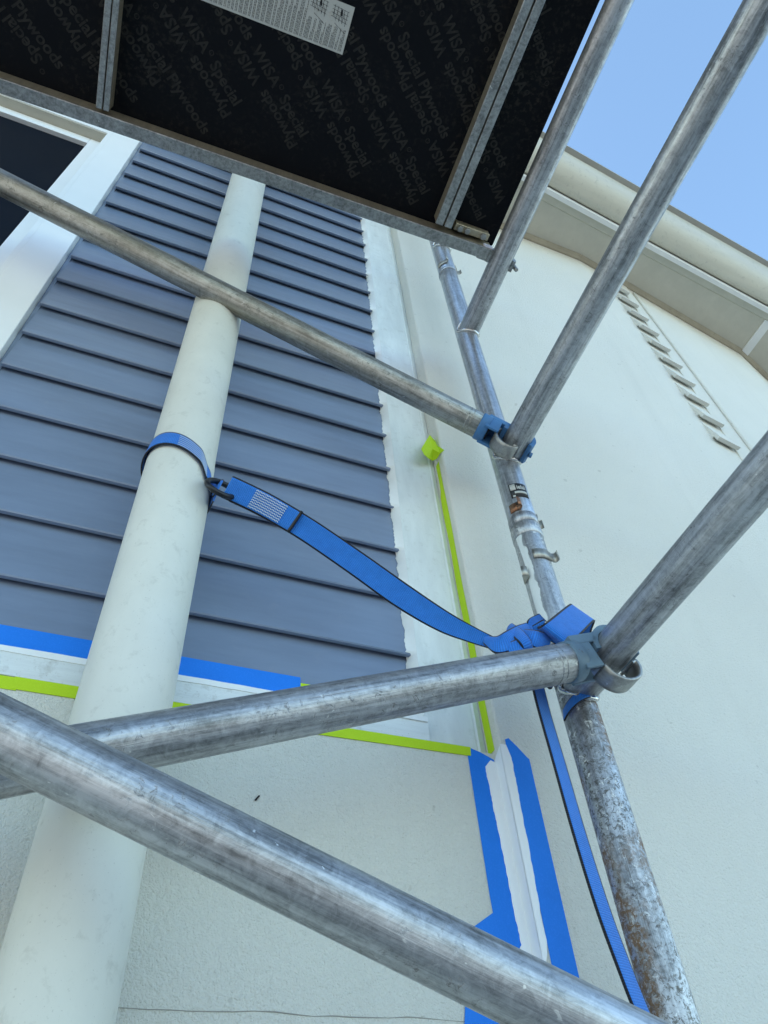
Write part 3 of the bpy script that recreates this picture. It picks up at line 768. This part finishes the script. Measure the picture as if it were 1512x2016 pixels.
for (aa, bb) in ((.010, .56), (.052, .60)):
    for i in range(5): dash(npt(aa+.0065*i, nh*(bb+.03*i)), npt(aa+.0065*i, nh*(bb+.30+.015*i)), .0007)
    for i in range(4): dash(npt(aa-.003, nh*(bb+.06+.08*i)), npt(aa+.030, nh*(bb+.12+.07*i)), .0006)
    for i in range(4): dash(npt(aa+.0065*i, nh*(bb+.05)), npt(aa+.0065*i+.0065, nh*(bb+.24)), .0005)
    dash(npt(aa+.010, nh*(bb+.18)), npt(aa+.012, nh*(bb+.30)), .0035)
    dash(npt(aa+.02, nh*bb), npt(aa-.004, nh*(bb-.14)), .0006)
link('notice_print', mesh('notice_print', v, f), M['ink'], nt)

# ================================================================== STRAP
strap = thing('tie_strap', 'blue webbing strap tying the downpipe to the scaffold with a knot and hanging tail', 'strap', (.3, .68, .70))
HW = .0175
def wdir(c, t, w=HW, tilt=0.0):
    """half-width vector perpendicular to path t, facing the open side (away from the wall and slightly down)"""
    face = Vector((-.25, -.75, -.62)).normalized(); 
    r = Vector(t).cross(face).normalized()
    if r.z < 0: r = -r
    if tilt: r = Matrix.Rotation(tilt, 3, Vector(t).normalized()) @ r
    return r*w
# loop round the pipe, ends meeting at the ring
rl = .0535; loop, lw = [], []
zc = .868
for i in range(25):
    a = R_(-20 - 335*i/24)          # start front right, over the front to the left, round the back
    p = L(pc[0]+rl*math.cos(a), pc[1]+rl*math.sin(a), 0)
    p.z = zc + .004 - .030*(p.x-pc[0])/rl*.9 - .012*(p.y-pc[1])/rl - (.012 if i < 3 else 0)
    loop.append(p); lw.append(L(-.12*math.cos(a), -.12*math.sin(a), 1).normalized()*HW)
RING = onY(437, 962, .688)
loop = [RING+L(-.004, .002, .004)] + loop; lw = [L(.004, -.002, .0165)] + lw
loop[-1] = RING+L(-.006, .012, -.004); lw[-1] = L(.002, .0, .015)
plo = ribbon('pipe_loop', loop, lw, .0022, M['strap'], strap, 6, 0, 4)
# black steel hook ring
dirS = (onY(965, 1262, .655)-RING).normalized()
nr = Vector((.25, -.8, .35)).normalized(); ux = dirS; uy = nr.cross(ux).normalized(); ux = uy.cross(nr)
ring_pts = []
for i in range(40):
    a = 2*math.pi*i/40; ring_pts.append(RING + ux*(.021*math.cos(a)) + uy*(.031*math.sin(a)))
sweep('ring', ring_pts, .0043, M['black_steel'], strap, 10, True)
# main run from the ring to the knot
KN = onY(972, 1262, .650)
run, rw = [], []
pxs = [((462, 966), .681, 1.), ((520, 994), .679, 1.), ((600, 1040), .677, 1.), ((700, 1108), .674, 1.), ((790, 1172), .670, 1.), ((870, 1222), .664, .85), ((930, 1250), .656, .62), ((985, 1272), .648, .42)]
for (px, Y, k) in pxs: run.append(onY(*px, Y))
for i, (px, Y, k) in enumerate(pxs):
    t = run[min(i+1, len(run)-1)]-run[max(i-1, 0)]; rw.append(wdir(run[i], t, HW*k))
ribbon('webbing', run, rw, .0024, M['strap'], strap, 8, -.0012, 10)
# doubled end with sewn zigzag patch
off = Vector((-.1, -.75, -.5)).normalized()*.0028
dbl = [run[0].lerp(run[1], -.25)+off*.4, run[0]+off, run[1]+off, run[2].lerp(run[1], .25)+off]
dw = [rw[0]*1.01, rw[0]*1.01, rw[1]*1.01, rw[2]*1.01]
sewn = ribbon('sewn_fold', dbl, dw, .0022, M['strap'], strap, 6, -.0005, 8)
Cd, Wd = spline(dbl, 8), spline(dw, 8)
def stitches(name, C, Wv, i0, i1, rows, outv, parent):
    vv, ff = [], []
    for r_ in range(rows):
        s = -.72+1.44*r_/(rows-1); t = i0; q = 0
        while t < i1-.3:
            t2 = t+.28
            def at(tt, ss):
                k = min(int(tt), len(C)-2); fr = tt-k; return C[k].lerp(C[k+1], fr)+Wv[k].lerp(Wv[k+1], fr)*ss+outv
            p, q2 = at(t, s+.05*(1 if q % 2 else -1)), at(t2, s+.05*(-1 if q % 2 else 1))
            d = (q2-p).normalized(); sd = d.cross(outv.normalized())*.00075; k0 = len(vv)
            vv.extend([p-sd, q2-sd, q2+sd, p+sd, p-sd+outv*.25, q2-sd+outv*.25, q2+sd+outv*.25, p+sd+outv*.25])
            ff.extend([(k0+4, k0+5, k0+6, k0+7), (k0, k0+1, k0+5, k0+4), (k0+2, k0+3, k0+7, k0+6), (k0+1, k0+2, k0+6, k0+5), (k0+3, k0, k0+4, k0+7)])
            t += .36; q += 1
    o = link(name, mesh(name, vv, ff), M['stitch'], parent); o['kind'] = 'stuff'; return o
stitches('stitching', Cd, Wd, 13, 21, 8, off.normalized()*.0016, sewn)
Cl, Wl = spline(loop, 8), spline(lw, 8)
outl = L(.2, -.75, -.5).normalized()*.0016
stitches('stitching', Cl, Wl, 24, 56, 6, outl, plo)
fold = ribbon('fold_edge', [Cd[-1]+off*.45-Wd[-1]*1.02, Cd[-1]+off*.45, Cd[-1]+off*.45+Wd[-1]*1.02], [(run[2]-run[1]).normalized()*.0022]*3, .0012, M['black_steel'], strap, 2, 0, 4)
# knot: overlapping turns of webbing
kc = onY(1022, 1272, .645); kx = (onY(1060, 1262, .645)-onY(985, 1275, .645)).normalized()
ky = Vector((-.25, -.75, -.6)); ky = (ky-kx*ky.dot(kx)).normalized(); kz = kx.cross(ky)
def kp(a, b, c): return kc + kx*a + ky*b + kz*c
if kz.z < 0: kz = -kz
def turn(name, a0, lean, r, x0, x1, hw, n=14, tot=2*math.pi):
    cs, ws = [], []
    for i in range(n+1):
        t = i/n; a = a0+tot*t; x = x0+(x1-x0)*t
        p = kp(x+lean*math.sin(a)*r, math.cos(a)*r, math.sin(a)*r)
        cs.append(p); w = kx*1.0 - (kz*math.cos(a)-ky*math.sin(a))*lean*.6
        ws.append(w.normalized()*hw)
    return ribbon(name, cs, ws, .0026, M['strap'], strap, 6, .002, 3)
turn('knot_turn', 0, .9, .0120, -.026, -.010, .0115)
turn('knot_turn', 1.2, -1.1, .0150, .002, .012, .0115)
def pxband(name, arr, half, tilt=1.0, camber=.0022):
    """short fold of webbing through (x, y, depth) picture points, half width in picture pixels"""
    cs_ = [onY(*a) for a in arr]; ws_ = []
    for k_, (x, y, Y) in enumerate(arr):
        x0_, y0_, _ = arr[max(k_-1, 0)]; x1_, y1_, _ = arr[min(k_+1, len(arr)-1)]
        d_ = Vector((x1_-x0_, y1_-y0_)).normalized(); h_ = half[k_] if isinstance(half, (list, tuple)) else half
        w_3 = onY(x+d_.y*h_, y-d_.x*h_, Y)-onY(x-d_.y*h_, y+d_.x*h_, Y)
        ws_.append(w_3/2)
    return ribbon(name, cs_, ws_, .0024, M['strap'], strap, 6, camber, 7)
pxband('knot_fold', [(955, 1260, .652), (978, 1270, .636), (1002, 1262, .627), (1024, 1246, .632), (1040, 1237, .648)], [8, 17, 20, 16, 12])
pxband('knot_fold', [(985, 1290, .645), (1008, 1280, .626), (1034, 1274, .620), (1060, 1286, .632)], [12, 16, 17, 14])
pxband('knot_fold', [(1003, 1236, .646), (1022, 1250, .622), (1036, 1268, .616), (1042, 1292, .628)], [10, 11, 10, 9])
pxband('knot_fold', [(1030, 1252, .634), (1052, 1258, .622), (1080, 1266, .630)], [13, 17, 18])
# big loop bulging in front of the upright and going round it
Ba, Bb, Bc, Bd = onY(1048, 1238, .640), onY(1121, 1190, .628), onY(1169, 1224, .632), onY(1098, 1278, .630)
midL, midR = (Ba+Bd)/2, (Bb+Bc)/2
wl, wr = (Ba-Bd)/2, (Bb-Bc)/2
mm = onY(1100, 1246, .606)
cs = [kp(.030, .0, .012), kp(.042, .012, .016), midL+L(.004, -.004, .002), mm, midR, midR+L(.012, .022, .004), L(S.x+.040, S.y+.012, midR.z-.006), L(S.x+.004, S.y+.034, midR.z-.018), L(S.x-.030, S.y+.016, kc.z+.016), kp(.024, -.016, .010)]
nrmW = (wl+wr)*.5
ws = [kz*.012, kz*.014, wl*.95, nrmW*1.02, wr, wr, L(0, 0, HW), L(0, 0, HW), L(0, 0, HW*.9), kz*.012]
ribbon('knot_loop', cs, ws, .0024, M['strap'], strap, 8, 0, 9)
# end of webbing standing up behind the loop
ribbon('webbing_end', [kp(.022, .004, .014), onY(1050, 1236, .652), onY(1052, 1222, .654), onY(1068, 1216, .66)], [L(.012, 0, .004), L(.013, 0, .006), L(.013, .004, .004), L(.010, .006, .0)], .0022, M['strap'], strap, 4, 0, 5)
# wrap under the latch and the hanging tail
wz = onY(1140, 1378, .674).z
cs = [S+L(.031*math.cos(R_(a)), .031*math.sin(R_(a)), wz+.018*math.cos(R_(a+60))) for a in (-178, -160, -142, -124, -106, -90, -74)]
ribbon('wrap', cs, [L(.002, 0, .0095)]*7, .0022, M['strap'], strap, 4, 0, 5)
tp_ = [((1042, 1290), .690, (1, .2)), ((1056, 1340), .688, (1, .2)), ((1071, 1400), .685, (1, .25)), ((1100, 1500), .680, (1, .3)), ((1140, 1640), .676, (1, .32)), ((1187, 1790), .672, (1, .3)), ((1235, 1920), .668, (1, .3)), ((1272, 2012), .664, (1, .3)), ((1310, 2090), .66, (1, .3))]
cs, ws = [], []
for (px, Y, (wx, wz_)) in tp_:
    c = onY(*px, Y); cs.append(c); ws.append(L(.89, .45, .06).normalized()*HW*.95)
ribbon('tail', cs, ws, .0024, M['strap'], strap, 6, .0008, 10)
